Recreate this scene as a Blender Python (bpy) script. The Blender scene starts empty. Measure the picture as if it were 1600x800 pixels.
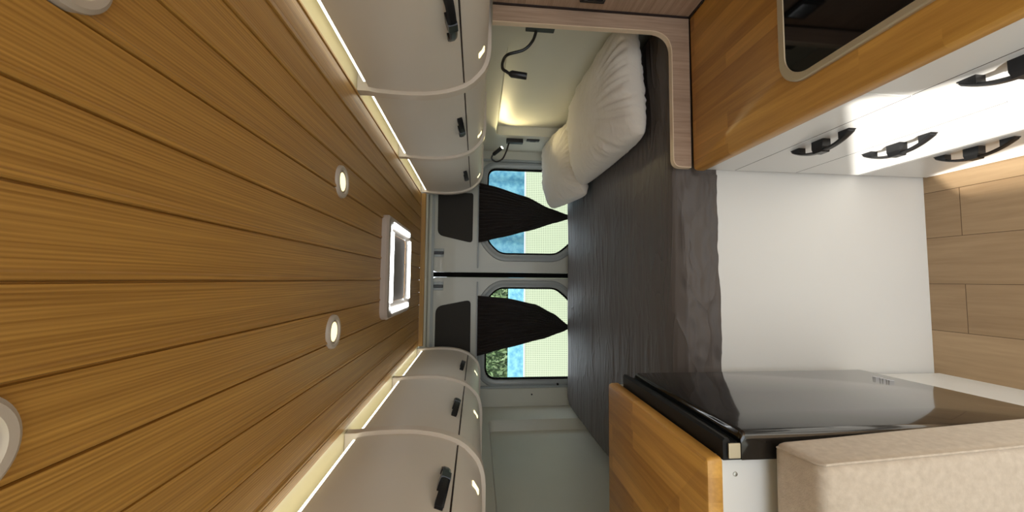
import bpy, bmesh, math, random
from mathutils import Vector, Matrix, Euler, noise

SC = bpy.context.scene
COL = SC.collection
PI = math.pi

# ------------------------------------------------------------------ camera
def make_camera():
    f = 600.0
    vx, vy, ax = 744.0, 437.0, 87.0
    y = Vector((vx - 800, -(vy - 400), -f)).normalized()
    k = ax / f
    c = -y[1] / (y[2] - k * y[0])
    x = Vector((-c * k, 1, c)).normalized()
    z = x.cross(y)
    cam = bpy.data.cameras.new('camera')
    cam.sensor_fit = 'HORIZONTAL'; cam.sensor_width = 36; cam.lens = 36 * f / 1600
    cam.clip_start = 0.02
    o = bpy.data.objects.new('camera', cam)
    COL.objects.link(o)
    R = Matrix((x, y, z)).to_4x4()
    o.matrix_world = Matrix.Translation((0, 0, 1.57)) @ R
    SC.camera = o
make_camera()

# ------------------------------------------------------------------ light
SUN_DIR = Vector((1.0, 1.0, -0.6)).normalized()
world = bpy.data.worlds.new('world'); SC.world = world
world.use_nodes = True
bg = world.node_tree.nodes['Background']
bg.inputs[0].default_value = (0.86, 0.93, 1.0, 1)
bg.inputs[1].default_value = 1.9
sun = bpy.data.lights.new('sun', 'SUN'); sun.energy = 5.5; sun.angle = math.radians(0.8)
sun.color = (1.0, 0.95, 0.86)
so = bpy.data.objects.new('sun', sun); COL.objects.link(so)
so.rotation_euler = SUN_DIR.to_track_quat('-Z', 'Y').to_euler()
so.location = (-3, -3, 4)
SC.view_settings.view_transform = 'Standard'
SC.view_settings.look = 'None'
SC.view_settings.gamma = 1
SC.view_settings.exposure = 0.6
SC.view_settings.use_curve_mapping = False

# ------------------------------------------------------------------ materials
def srgb(r, g, b):
    def c(v):
        v /= 255.0
        return v / 12.92 if v <= 0.04045 else ((v + 0.055) / 1.055) ** 2.4
    return (c(r), c(g), c(b), 1)

def new_mat(name):
    m = bpy.data.materials.new(name); m.use_nodes = True
    nt = m.node_tree
    return m, nt, nt.nodes['Principled BSDF']

def plain(name, col, rough=0.5, metal=0.0, spec=0.5, coat=0.0, bump=0.0, bscale=200, var=0.04):
    m, nt, b = new_mat(name)
    b.inputs['Roughness'].default_value = rough
    b.inputs['Metallic'].default_value = metal
    b.inputs['Specular IOR Level'].default_value = spec
    b.inputs['Coat Weight'].default_value = coat
    tc = nt.nodes.new('ShaderNodeTexCoord')
    n = nt.nodes.new('ShaderNodeTexNoise'); n.inputs['Scale'].default_value = 6
    n.inputs['Detail'].default_value = 4
    nt.links.new(tc.outputs['Object'], n.inputs['Vector'])
    mx = nt.nodes.new('ShaderNodeMix'); mx.data_type = 'RGBA'
    c = col
    mx.inputs[6].default_value = (c[0] * (1 - var), c[1] * (1 - var), c[2] * (1 - var), 1)
    mx.inputs[7].default_value = (min(1, c[0] * (1 + var)), min(1, c[1] * (1 + var)), min(1, c[2] * (1 + var)), 1)
    nt.links.new(n.outputs['Fac'], mx.inputs[0])
    nt.links.new(mx.outputs[2], b.inputs['Base Color'])
    if bump > 0:
        n2 = nt.nodes.new('ShaderNodeTexNoise'); n2.inputs['Scale'].default_value = bscale
        nt.links.new(tc.outputs['Object'], n2.inputs['Vector'])
        bp = nt.nodes.new('ShaderNodeBump'); bp.inputs['Strength'].default_value = bump
        bp.inputs['Distance'].default_value = 0.002
        nt.links.new(n2.outputs['Fac'], bp.inputs['Height'])
        nt.links.new(bp.outputs['Normal'], b.inputs['Normal'])
    return m

def emit(name, col, s):
    m, nt, b = new_mat(name)
    b.inputs['Base Color'].default_value = col
    b.inputs['Emission Color'].default_value = col
    b.inputs['Emission Strength'].default_value = s
    return m

def node(nt, t, **k):
    n = nt.nodes.new(t)
    for a, v in k.items(): setattr(n, a, v)
    return n

def wood(name, c1, c2, grain=(60, 60, 2), board=None, along='Y', rough=0.45, stave=None, gap=None, ring=0.5, coat=0.0, gapsize=0.0, lines=0.0):
    """procedural timber in world metres; grain runs along the given axis.
    board=(width, offset) tints each plank; stave=(len, width) makes glued staves."""
    m, nt, b = new_mat(name)
    L = nt.links.new
    tc = node(nt, 'ShaderNodeTexCoord')
    sep = node(nt, 'ShaderNodeSeparateXYZ'); L(tc.outputs['Object'], sep.inputs[0])
    ax = {'X': (1, 0, 2), 'Y': (0, 1, 2), 'Z': (0, 2, 1)}[along]   # across, along, third
    cmb = node(nt, 'ShaderNodeCombineXYZ')
    L(sep.outputs[ax[0]], cmb.inputs[0]); L(sep.outputs[ax[1]], cmb.inputs[1]); L(sep.outputs[ax[2]], cmb.inputs[2])
    vec = cmb.outputs[0]
    rnd = None
    if board:
        dv = node(nt, 'ShaderNodeMath', operation='MULTIPLY_ADD'); L(sep.outputs[ax[0]], dv.inputs[0])
        dv.inputs[1].default_value = 1 / board[0]; dv.inputs[2].default_value = -board[1] / board[0]
        fl = node(nt, 'ShaderNodeMath', operation='FLOOR'); L(dv.outputs[0], fl.inputs[0])
        wn = node(nt, 'ShaderNodeTexWhiteNoise', noise_dimensions='1D'); L(fl.outputs[0], wn.inputs['W'])
        rnd = wn.outputs['Value']
    if stave:
        br = node(nt, 'ShaderNodeTexBrick')
        sw = node(nt, 'ShaderNodeCombineXYZ')
        L(sep.outputs[ax[1]], sw.inputs[0]); L(sep.outputs[ax[0]], sw.inputs[1])
        L(sw.outputs[0], br.inputs['Vector'])
        br.inputs['Scale'].default_value = 1
        br.inputs['Brick Width'].default_value = stave[0]; br.inputs['Row Height'].default_value = stave[1]
        br.inputs['Mortar Size'].default_value = gapsize
        br.inputs['Mortar Smooth'].default_value = 0.3
        br.inputs['Color1'].default_value = (0, 0, 0, 1); br.inputs['Color2'].default_value = (1, 1, 1, 1)
        br.inputs['Mortar'].default_value = (0.5, 0.5, 0.5, 1)
        br.offset = 0.37; br.offset_frequency = 3; br.squash = 1.3; br.squash_frequency = 2
        sb = node(nt, 'ShaderNodeSeparateColor'); L(br.outputs['Color'], sb.inputs[0])
        rnd = sb.outputs[0]
    # shift grain per board
    mp = node(nt, 'ShaderNodeVectorMath', operation='MULTIPLY')
    L(vec, mp.inputs[0]); mp.inputs[1].default_value = (grain[0], grain[2], grain[1])
    v2 = mp.outputs[0]
    if rnd is not None:
        ad = node(nt, 'ShaderNodeVectorMath', operation='ADD'); L(v2, ad.inputs[0])
        c3 = node(nt, 'ShaderNodeMath', operation='MULTIPLY'); L(rnd, c3.inputs[0]); c3.inputs[1].default_value = 37.0
        c4 = node(nt, 'ShaderNodeCombineXYZ'); L(c3.outputs[0], c4.inputs[0]); L(c3.outputs[0], c4.inputs[1])
        L(c4.outputs[0], ad.inputs[1]); v2 = ad.outputs[0]
    n1 = node(nt, 'ShaderNodeTexNoise'); n1.inputs['Scale'].default_value = 1; n1.inputs['Detail'].default_value = 5
    n1.inputs['Roughness'].default_value = 0.65; n1.inputs['Distortion'].default_value = 0.6
    L(v2, n1.inputs['Vector'])
    mp2 = node(nt, 'ShaderNodeVectorMath', operation='MULTIPLY'); L(v2, mp2.inputs[0]); mp2.inputs[1].default_value = (4.5, 2.5, 4.5)
    n2 = node(nt, 'ShaderNodeTexNoise'); n2.inputs['Scale'].default_value = 1; n2.inputs['Detail'].default_value = 3
    L(mp2.outputs[0], n2.inputs['Vector'])
    a = node(nt, 'ShaderNodeMath', operation='MULTIPLY_ADD'); L(n2.outputs['Fac'], a.inputs[0]); a.inputs[1].default_value = ring
    L(n1.outputs['Fac'], a.inputs[2])
    last = a.outputs[0]
    if rnd is not None:
        a2 = node(nt, 'ShaderNodeMath', operation='MULTIPLY_ADD'); L(rnd, a2.inputs[0]); a2.inputs[1].default_value = 0.5 if stave else 0.15
        L(last, a2.inputs[2]); last = a2.outputs[0]
    if lines:
        # fine parallel growth lines, wandering slightly
        w1 = node(nt, 'ShaderNodeMath', operation='MULTIPLY'); L(sep.outputs[ax[0]], w1.inputs[0]); w1.inputs[1].default_value = 2 * math.pi / 0.0048
        nw = node(nt, 'ShaderNodeTexNoise'); nw.inputs['Scale'].default_value = 1; nw.inputs['Detail'].default_value = 2
        mw = node(nt, 'ShaderNodeVectorMath', operation='MULTIPLY'); L(vec, mw.inputs[0]); mw.inputs[1].default_value = (22, 1.1, 1)
        L(mw.outputs[0], nw.inputs['Vector'])
        w2 = node(nt, 'ShaderNodeMath', operation='MULTIPLY_ADD'); L(nw.outputs['Fac'], w2.inputs[0]); w2.inputs[1].default_value = 26; L(w1.outputs[0], w2.inputs[2])
        w3 = node(nt, 'ShaderNodeMath', operation='SINE'); L(w2.outputs[0], w3.inputs[0])
        w4 = node(nt, 'ShaderNodeMath', operation='MULTIPLY_ADD'); L(w3.outputs[0], w4.inputs[0]); w4.inputs[1].default_value = lines; L(last, w4.inputs[2]); last = w4.outputs[0]
    mr = node(nt, 'ShaderNodeMapRange'); L(last, mr.inputs[0])
    mr.inputs[1].default_value = 0.45; mr.inputs[2].default_value = 0.55 + ring * 0.9 + (0.4 if stave else 0.1)
    mx = node(nt, 'ShaderNodeMix', data_type='RGBA'); L(mr.outputs[0], mx.inputs[0])
    mx.inputs[6].default_value = c1; mx.inputs[7].default_value = c2
    out = mx.outputs[2]
    if stave and gapsize > 0:
        m2 = node(nt, 'ShaderNodeMix', data_type='RGBA'); L(br.outputs['Fac'], m2.inputs[0])
        L(out, m2.inputs[6]); m2.inputs[7].default_value = gap or (c1[0] * .5, c1[1] * .5, c1[2] * .5, 1)
        out = m2.outputs[2]
    L(out, b.inputs['Base Color'])
    b.inputs['Roughness'].default_value = rough
    b.inputs['Coat Weight'].default_value = coat
    b.inputs['Coat Roughness'].default_value = 0.25
    bp = node(nt, 'ShaderNodeBump'); bp.inputs['Strength'].default_value = 0.25; bp.inputs['Distance'].default_value = 0.001
    L(last, bp.inputs['Height']); L(bp.outputs['Normal'], b.inputs['Normal'])
    return m

def cloth(name, c1, c2, rough=0.9, scale=(6, 40, 6), strength=0.5, dist=0.01, weave=0.0, sheen=0.2, mottle=3.0, crease=None):
    m, nt, b = new_mat(name)
    L = nt.links.new
    tc = node(nt, 'ShaderNodeTexCoord')
    mp = node(nt, 'ShaderNodeVectorMath', operation='MULTIPLY'); L(tc.outputs['Object'], mp.inputs[0]); mp.inputs[1].default_value = scale
    n = node(nt, 'ShaderNodeTexNoise'); n.inputs['Scale'].default_value = 1; n.inputs['Detail'].default_value = 4; n.inputs['Distortion'].default_value = 0.8
    L(mp.outputs[0], n.inputs['Vector'])
    n3 = node(nt, 'ShaderNodeTexNoise'); n3.inputs['Scale'].default_value = mottle; n3.inputs['Detail'].default_value = 6
    L(tc.outputs['Object'], n3.inputs['Vector'])
    mx = node(nt, 'ShaderNodeMix', data_type='RGBA'); L(n3.outputs['Fac'], mx.inputs[0])
    mx.inputs[6].default_value = c1; mx.inputs[7].default_value = c2
    L(mx.outputs[2], b.inputs['Base Color'])
    b.inputs['Roughness'].default_value = rough
    b.inputs['Sheen Weight'].default_value = sheen
    bp = node(nt, 'ShaderNodeBump'); bp.inputs['Strength'].default_value = strength; bp.inputs['Distance'].default_value = dist
    L(n.outputs['Fac'], bp.inputs['Height'])
    last = bp.outputs['Normal']
    if crease:
        mpc = node(nt, 'ShaderNodeVectorMath', operation='MULTIPLY'); L(tc.outputs['Object'], mpc.inputs[0]); mpc.inputs[1].default_value = crease
        nc = node(nt, 'ShaderNodeTexNoise'); nc.inputs['Scale'].default_value = 1; nc.inputs['Detail'].default_value = 2; nc.inputs['Distortion'].default_value = 1.2
        L(mpc.outputs[0], nc.inputs['Vector'])
        s1 = node(nt, 'ShaderNodeMath', operation='SUBTRACT'); L(nc.outputs['Fac'], s1.inputs[0]); s1.inputs[1].default_value = 0.5
        s2 = node(nt, 'ShaderNodeMath', operation='ABSOLUTE'); L(s1.outputs[0], s2.inputs[0])
        s3 = node(nt, 'ShaderNodeMath', operation='MULTIPLY'); L(s2.outputs[0], s3.inputs[0]); s3.inputs[1].default_value = -6.0
        s4 = node(nt, 'ShaderNodeMath', operation='EXPONENT'); L(s3.outputs[0], s4.inputs[0])
        s5 = node(nt, 'ShaderNodeMath', operation='POWER'); L(s4.outputs[0], s5.inputs[0]); s5.inputs[1].default_value = 3.0
        bc = node(nt, 'ShaderNodeBump'); bc.inputs['Strength'].default_value = 0.6; bc.inputs['Distance'].default_value = 0.006
        L(s5.outputs[0], bc.inputs['Height']); L(last, bc.inputs['Normal']); last = bc.outputs['Normal']
    if weave > 0:
        w = node(nt, 'ShaderNodeTexNoise'); w.inputs['Scale'].default_value = 420; w.inputs['Detail'].default_value = 2
        L(tc.outputs['Object'], w.inputs['Vector'])
        b2 = node(nt, 'ShaderNodeBump'); b2.inputs['Strength'].default_value = weave; b2.inputs['Distance'].default_value = 0.001
        L(w.outputs['Fac'], b2.inputs['Height']); L(last, b2.inputs['Normal']); last = b2.outputs['Normal']
    L(last, b.inputs['Normal'])
    return m

M = {}
M['ceil'] = wood('ceiling_timber', srgb(138, 96, 36), srgb(206, 160, 82), grain=(110, 110, 1.6), board=(0.0827, 0.159), along='Y', rough=0.42, ring=1.0, coat=0.12, lines=0.16)
M['trimgloss'] = plain('ivory_gloss_strip', srgb(232, 222, 184), 0.25, coat=0.4)
M['trimwood'] = wood('moulding_timber', srgb(170, 125, 62), srgb(205, 165, 95), grain=(40, 40, 2), along='X', rough=0.4)
M['butcher'] = wood('glued_beech', srgb(160, 108, 36), srgb(226, 172, 84), grain=(34, 34, 2.0), along='Y', rough=0.38, stave=(0.38, 0.043), ring=0.35, coat=0.12)
M['lam'] = wood('grey_brown_laminate', srgb(144, 118, 98), srgb(194, 168, 145), grain=(60, 60, 3), along='Z', rough=0.5, ring=0.6)
M['lamy'] = wood('grey_brown_laminate_long', srgb(144, 118, 98), srgb(194, 168, 145), grain=(60, 60, 3), along='Y', rough=0.5, ring=0.6)
M['floor'] = wood('oak_vinyl', srgb(146, 118, 86), srgb(188, 160, 124), grain=(22, 22, 2.2), along='Y', rough=0.5, stave=(1.1, 0.158), ring=0.6, gapsize=0.0012, gap=srgb(95, 72, 46))
M['edge'] = plain('pale_edge_band', srgb(222, 200, 172), 0.5)
M['cab'] = plain('white_cabinet_shell', srgb(226, 220, 211), 0.48, coat=0.0, var=0.02)
M['rib'] = plain('white_rib', srgb(222, 212, 200), 0.4, var=0.02)
M['white'] = plain('white_melamine', srgb(232, 231, 227), 0.42, var=0.015)
M['drawer'] = plain('white_satin_drawer', srgb(236, 236, 234), 0.3, coat=0.1, var=0.01)
M['wall'] = plain('cream_van_wall', srgb(206, 205, 192), 0.45, var=0.03)
M['metal'] = plain('painted_grey_door_metal', srgb(194, 194, 184), 0.4, coat=0.2, var=0.03)
M['seal'] = plain('black_rubber', srgb(16, 16, 16), 0.95, spec=0.1)
M['frame'] = plain('grey_window_surround', srgb(160, 166, 166), 0.35, coat=0.2)
M['blackpanel'] = plain('black_lining', srgb(44, 41, 37), 0.75, bump=0.3, bscale=300)
M['black'] = plain('black_plastic', srgb(20, 20, 22), 0.35)
M['handle'] = plain('dark_graphite_handle', srgb(34, 35, 38), 0.3, metal=0.3)
M['glossblack'] = plain('gloss_black_door', srgb(14, 14, 15), 0.12, spec=0.6, coat=0.55, var=0.0)
M['darkglass'] = plain('dark_tempered_glass', srgb(8, 8, 9), 0.05, spec=0.6, var=0.0)
M['steel'] = plain('brushed_steel', srgb(205, 194, 168), 0.42, metal=0.55)
M['alu'] = plain('aluminium', srgb(205, 205, 200), 0.3, metal=0.9)
M['grip'] = plain('matt_black_rail', srgb(18, 18, 19), 0.5, spec=0.3)
M['badge'] = plain('silver_print', srgb(225, 226, 230), 0.35)
M['seam'] = plain('dark_seam', srgb(38, 24, 22), 0.7)
M['sheet'] = cloth('charcoal_sheet', srgb(86, 80, 77), srgb(102, 95, 91), scale=(1.5, 40, 22), strength=0.38, dist=0.007, weave=0.1, sheen=0.0, rough=0.6, crease=(2.2, 9, 9))
M['skirt'] = M['sheet']
M['pillow'] = cloth('white_pillowcase', srgb(216, 208, 196), srgb(226, 219, 208), scale=(10, 26, 10), strength=0.45, dist=0.012, weave=0.1)
M['curtain'] = cloth('black_curtain', srgb(50, 44, 42), srgb(64, 56, 52), scale=(22, 4, 3), strength=0.4, dist=0.006, sheen=0.1)
M['uph'] = cloth('beige_linen_upholstery', srgb(182, 166, 147), srgb(220, 206, 188), scale=(60, 60, 60), strength=0.25, dist=0.002, weave=0.5, mottle=90)
M['led'] = emit('led_white', (1.0, 0.97, 0.82, 1), 3.2)
M['ledh'] = emit('hatch_led', (0.95, 1.0, 1.0, 1), 5.0)
M['spot'] = emit('warm_lens', (1.0, 0.9, 0.48, 1), 1.0)
M['warmrefl'] = emit('warm_reflection_glow', (1.0, 0.85, 0.45, 1), 1.3)  # glow standing in for a warm reflection, not a lamp
M['bulb'] = emit('reading_bulb', (1.0, 0.93, 0.7, 1), 14.0)
M['plastic'] = plain('white_plastic_ring', srgb(188, 180, 172), 0.4)
M['hatch'] = plain('pale_hatch_frame', srgb(186, 174, 166), 0.35, coat=0.2)
M['blind'] = plain('grey_blind', srgb(112, 102, 97), 0.7)
# window glass
m, nt, b = new_mat('window_glass')
b.inputs['Transmission Weight'].default_value = 1; b.inputs['Roughness'].default_value = 0; b.inputs['IOR'].default_value = 1.1
b.inputs['Base Color'].default_value = (0.93, 0.97, 0.97, 1)
M['glass'] = m
# exterior perforated sheet
m, nt, b = new_mat('cream_perforated_sheet')
tc = node(nt, 'ShaderNodeTexCoord'); vo = node(nt, 'ShaderNodeTexVoronoi'); vo.inputs['Scale'].default_value = 42; vo.inputs['Randomness'].default_value = 0
nt.links.new(tc.outputs['Object'], vo.inputs['Vector'])
cr = node(nt, 'ShaderNodeValToRGB'); cr.color_ramp.elements[0].position = 0.22; cr.color_ramp.elements[1].position = 0.36
cr.color_ramp.elements[0].color = srgb(84, 92, 76); cr.color_ramp.elements[1].color = srgb(146, 154, 132)
nt.links.new(vo.outputs['Distance'], cr.inputs[0]); nt.links.new(cr.outputs[0], b.inputs['Base Color'])
M['fence'] = m
m, nt, b = new_mat('blue_tarpaulin')
tc = node(nt, 'ShaderNodeTexCoord'); n = node(nt, 'ShaderNodeTexNoise'); n.inputs['Scale'].default_value = 14; n.inputs['Detail'].default_value = 8
nt.links.new(tc.outputs['Object'], n.inputs['Vector'])
cr = node(nt, 'ShaderNodeValToRGB'); cr.color_ramp.elements[0].position = 0.35; cr.color_ramp.elements[1].position = 0.65
cr.color_ramp.elements[0].color = srgb(66, 124, 150); cr.color_ramp.elements[1].color = srgb(108, 158, 172)
nt.links.new(n.outputs['Fac'], cr.inputs[0]); nt.links.new(cr.outputs[0], b.inputs['Base Color'])
b.inputs['Roughness'].default_value = 0.5
M['blue'] = m
M['leaf'] = plain('hedge_leaf', srgb(84, 104, 66), 0.6, var=0.5)
M['bark'] = plain('bark', srgb(98, 84, 60), 0.8, var=0.3)
M['ground'] = plain('gravel_ground', srgb(150, 146, 132), 0.9, bump=0.5, bscale=40, var=0.2)

# ------------------------------------------------------------------ helpers
def setp(o, label=None, cat=None, group=None, kind=None):
    if label: o['label'] = label
    if cat: o['category'] = cat
    if group: o['group'] = group
    if kind: o['kind'] = kind
    return o

def obj(name, bm, mat, parent=None, smooth=False, label=None):
    bmesh.ops.recalc_face_normals(bm, faces=bm.faces[:])
    me = bpy.data.meshes.new(name); bm.to_mesh(me); bm.free()
    me.materials.append(mat)
    if smooth:
        for p in me.polygons: p.use_smooth = True
        if smooth != 'all':
            me.set_sharp_from_angle(angle=math.radians(35))
    o = bpy.data.objects.new(name, me); COL.objects.link(o)
    if parent:
        o.parent = parent
        o.location = (-Vector(parent_loc(parent)))
    if label: o['label'] = label
    return o

LOC = {}
def parent_loc(p):
    v = Vector(p.location)
    q = p.parent
    while q: v += Vector(q.location); q = q.parent
    return v

def thing(name, loc, label, cat, group=None, kind=None):
    o = bpy.data.objects.new(name, None); o.empty_display_size = 0.05
    COL.objects.link(o); o.location = loc
    return setp(o, label, cat, group, kind)

def box(bm, x0, x1, y0, y1, z0, z1, bev=0.0, seg=2):
    x0, x1 = sorted((x0, x1)); y0, y1 = sorted((y0, y1)); z0, z1 = sorted((z0, z1))
    vs = [bm.verts.new((x, y, z)) for x in (x0, x1) for y in (y0, y1) for z in (z0, z1)]
    idx = [(0, 1, 3, 2), (4, 6, 7, 5), (0, 4, 5, 1), (2, 3, 7, 6), (0, 2, 6, 4), (1, 5, 7, 3)]
    fs = [bm.faces.new([vs[i] for i in f]) for f in idx]
    if bev > 0:
        es = set(e for f in fs for e in f.edges)
        bmesh.ops.bevel(bm, geom=list(es), offset=bev, segments=seg, profile=0.5, affect='EDGES')
    return bm

def B(): return bmesh.new()

def bx(*a, **k): return box(B(), *a, **k)

def plate(bm, outer, holes, axis, a, b):
    """flat plate with holes. pts 2D; axis = normal axis ('X': (y,z), 'Y': (x,z), 'Z': (x,y))."""
    def P(p, d):
        return {'X': (d, p[0], p[1]), 'Y': (p[0], d, p[1]), 'Z': (p[0], p[1], d)}[axis]
    edges = []
    for loop in [outer] + holes:
        vs = [bm.verts.new(P(p, a)) for p in loop]
        edges += [bm.edges.new((vs[i], vs[(i + 1) % len(vs)])) for i in range(len(vs))]
    r = bmesh.ops.triangle_fill(bm, edges=edges, use_beauty=True, use_dissolve=False)
    fs = [g for g in r['geom'] if isinstance(g, bmesh.types.BMFace)]
    e = bmesh.ops.extrude_face_region(bm, geom=fs)
    nv = [g for g in e['geom'] if isinstance(g, bmesh.types.BMVert)]
    d = Vector(P((0, 0), b - a)) if axis == 'X' else None
    off = {'X': Vector((b - a, 0, 0)), 'Y': Vector((0, b - a, 0)), 'Z': Vector((0, 0, b - a))}[axis]
    bmesh.ops.translate(bm, verts=nv, vec=off)
    return bm

def rrect(x0, x1, y0, y1, r, n=6):
    pts = []
    for cx, cy, a0 in ((x1 - r, y1 - r, 0), (x0 + r, y1 - r, 90), (x0 + r, y0 + r, 180), (x1 - r, y0 + r, 270)):
        for i in range(n + 1):
            a = math.radians(a0 + 90 * i / n)
            pts.append((cx + r * math.cos(a), cy + r * math.sin(a)))
    return pts

def round_poly(pts, r, n=5):
    """round the corners of a 2D polygon; r a number or list"""
    out = []
    N = len(pts)
    for i in range(N):
        p = Vector(pts[i]); a = Vector(pts[i - 1]); b = Vector(pts[(i + 1) % N])
        ri = r[i] if isinstance(r, (list, tuple)) else r
        if ri <= 0: out.append(tuple(p)); continue
        d1 = (a - p); d2 = (b - p)
        t = min(ri, d1.length * .45, d2.length * .45)
        s = p + d1.normalized() * t; e = p + d2.normalized() * t
        for k in range(n + 1):
            u = k / n
            out.append(tuple((1 - u) ** 2 * s + 2 * u * (1 - u) * p + u * u * e))
    return out

def offset_poly(pts, d):
    N = len(pts); out = []
    area = sum(pts[i][0] * pts[(i + 1) % N][1] - pts[(i + 1) % N][0] * pts[i][1] for i in range(N))
    s = 1 if area > 0 else -1
    for i in range(N):
        a = Vector(pts[i - 1]); p = Vector(pts[i]); b = Vector(pts[(i + 1) % N])
        t = (b - a)
        if t.length < 1e-9: out.append(tuple(p)); continue
        t.normalize()
        nrm = Vector((t.y, -t.x)) * s
        out.append(tuple(p + nrm * d))
    return out

def tube(bm, pts, r, seg=10, cap=True):
    pts = [Vector(p) for p in pts]
    rings = []
    t0 = (pts[1] - pts[0]).normalized()
    up = Vector((0, 0, 1)) if abs(t0.z) < .9 else Vector((1, 0, 0))
    u = t0.cross(up).normalized()
    for i, p in enumerate(pts):
        t = (pts[min(i + 1, len(pts) - 1)] - pts[max(i - 1, 0)]).normalized()
        u = (u - t * u.dot(t)).normalized(); v = t.cross(u)
        rr = r[i] if isinstance(r, (list, tuple)) else r
        rings.append([bm.verts.new(p + (u * math.cos(2 * PI * k / seg) + v * math.sin(2 * PI * k / seg)) * rr) for k in range(seg)])
    for a, b in zip(rings, rings[1:]):
        for k in range(seg):
            bm.faces.new((a[k], a[(k + 1) % seg], b[(k + 1) % seg], b[k]))
    if cap:
        bm.faces.new(rings[0][::-1]); bm.faces.new(rings[-1])
    return bm

def spline(pts, n=8):
    pts = [Vector(p) for p in pts]
    P = [pts[0] * 2 - pts[1]] + pts + [pts[-1] * 2 - pts[-2]]
    out = []
    for i in range(1, len(P) - 2):
        for k in range(n):
            t = k / n
            a, b, c, d = P[i - 1], P[i], P[i + 1], P[i + 2]
            out.append(0.5 * ((2 * b) + (c - a) * t + (2 * a - 5 * b + 4 * c - d) * t * t + (-a + 3 * b - 3 * c + d) * t ** 3))
    out.append(pts[-1])
    return out

def lathe(bm, prof, center, axis='Z', seg=40):
    """prof list of (r, h)"""
    c = Vector(center); rings = []
    for r, h in prof:
        ring = []
        for k in range(seg):
            a = 2 * PI * k / seg
            if axis == 'Z': p = Vector((r * math.cos(a), r * math.sin(a), h))
            elif axis == 'Y': p = Vector((r * math.cos(a), h, r * math.sin(a)))
            else: p = Vector((h, r * math.cos(a), r * math.sin(a)))
            ring.append(bm.verts.new(c + p))
        rings.append(ring)
    for a, b in zip(rings, rings[1:]):
        for k in range(seg): bm.faces.new((a[k], a[(k + 1) % seg], b[(k + 1) % seg], b[k]))
    bm.faces.new(rings[0][::-1]); bm.faces.new(rings[-1])
    return bm

def extrude_profile(bm, prof, y0, y1):
    """closed (x,z) profile extruded along Y"""
    a = [bm.verts.new((p[0], y0, p[1])) for p in prof]
    b = [bm.verts.new((p[0], y1, p[1])) for p in prof]
    n = len(prof)
    for i in range(n): bm.faces.new((a[i], a[(i + 1) % n], b[(i + 1) % n], b[i]))
    bm.faces.new(a[::-1]); bm.faces.new(b)
    return bm

def strip_profile(pts, t, side):
    """open polyline -> closed profile thickened towards +side"""
    off = []
    for i, p in enumerate(pts):
        a = Vector(pts[max(i - 1, 0)]); b = Vector(pts[min(i + 1, len(pts) - 1)])
        d = (b - a).normalized(); n = Vector((-d.y, d.x)) * side
        off.append(tuple(Vector(p) + n * t))
    return list(pts) + off[::-1]

# ================================================================== STRUCTURE
H_C = 1.947
# floor
setp(obj('floor', bx(-0.95, 0.98, -1.3, 2.74, -0.03, 0.0), M['floor']), 'light oak plank vinyl floor of the van aisle', 'floor', kind='structure')

# ceiling: grooved boards as one ridged mesh
def ceiling():
    bm = B()
    x0, pitch = 0.159 - 8 * 0.0827, 0.0827
    prof = []
    x = x0
    xl, xr = -0.443, 0.582
    k = 0
    while x < xr:
        for dx, dz in ((0.0, 0.006), (0.0018, 0.006), (0.0026, 0.0005), (0.0038, -0.0016), (0.0090, -0.0016), (0.0115, 0.0008), (0.017, 0.0014), (pitch - 0.0010, 0.0012)):
            xx = x + dx
            if xl <= xx <= xr: prof.append((xx, H_C + dz))
        x += pitch
    prof = [(xl, H_C + 0.001)] + prof + [(xr, H_C + 0.001), (xr, H_C + 0.02), (xl, H_C + 0.02)]
    extrude_profile(bm, prof, -1.3, 2.64)
    return bm
HX0, HX1, HY0, HY1 = -0.165, 0.262, 1.565, 2.095
cb = ceiling()
co = obj('ceiling', cb, M['ceil'])
setp(co, 'ceiling lined with golden tongue and groove timber boards', 'ceiling', kind='structure')
setp(obj('trim_1', bx(0.583, 0.96, -1.3, 2.70, H_C + 0.004, H_C + 0.022), M['trimgloss']), 'ivory ceiling edge strip above the right cabinets', 'trim', kind='structure')
setp(obj('trim_2', bx(-0.91, -0.444, -1.3, 2.70, H_C + 0.004, H_C + 0.022), M['trimgloss']), 'ivory ceiling edge strip above the left cabinets', 'trim', kind='structure')
bm = bx(-0.443, 0.582, 2.615, 2.64, 1.916, H_C, bev=0.004)
setp(obj('trim_3', bm, M['trimwood']), 'pale timber moulding closing the ceiling boards at the rear', 'trim', kind='structure')

# side walls with pressed recess panels
LX, RX = -0.88, 0.93
rec_l = round_poly([(0.75, 0.80), (2.47, 0.80), (2.47, 1.482), (0.75, 1.482)], 0.05)
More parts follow.
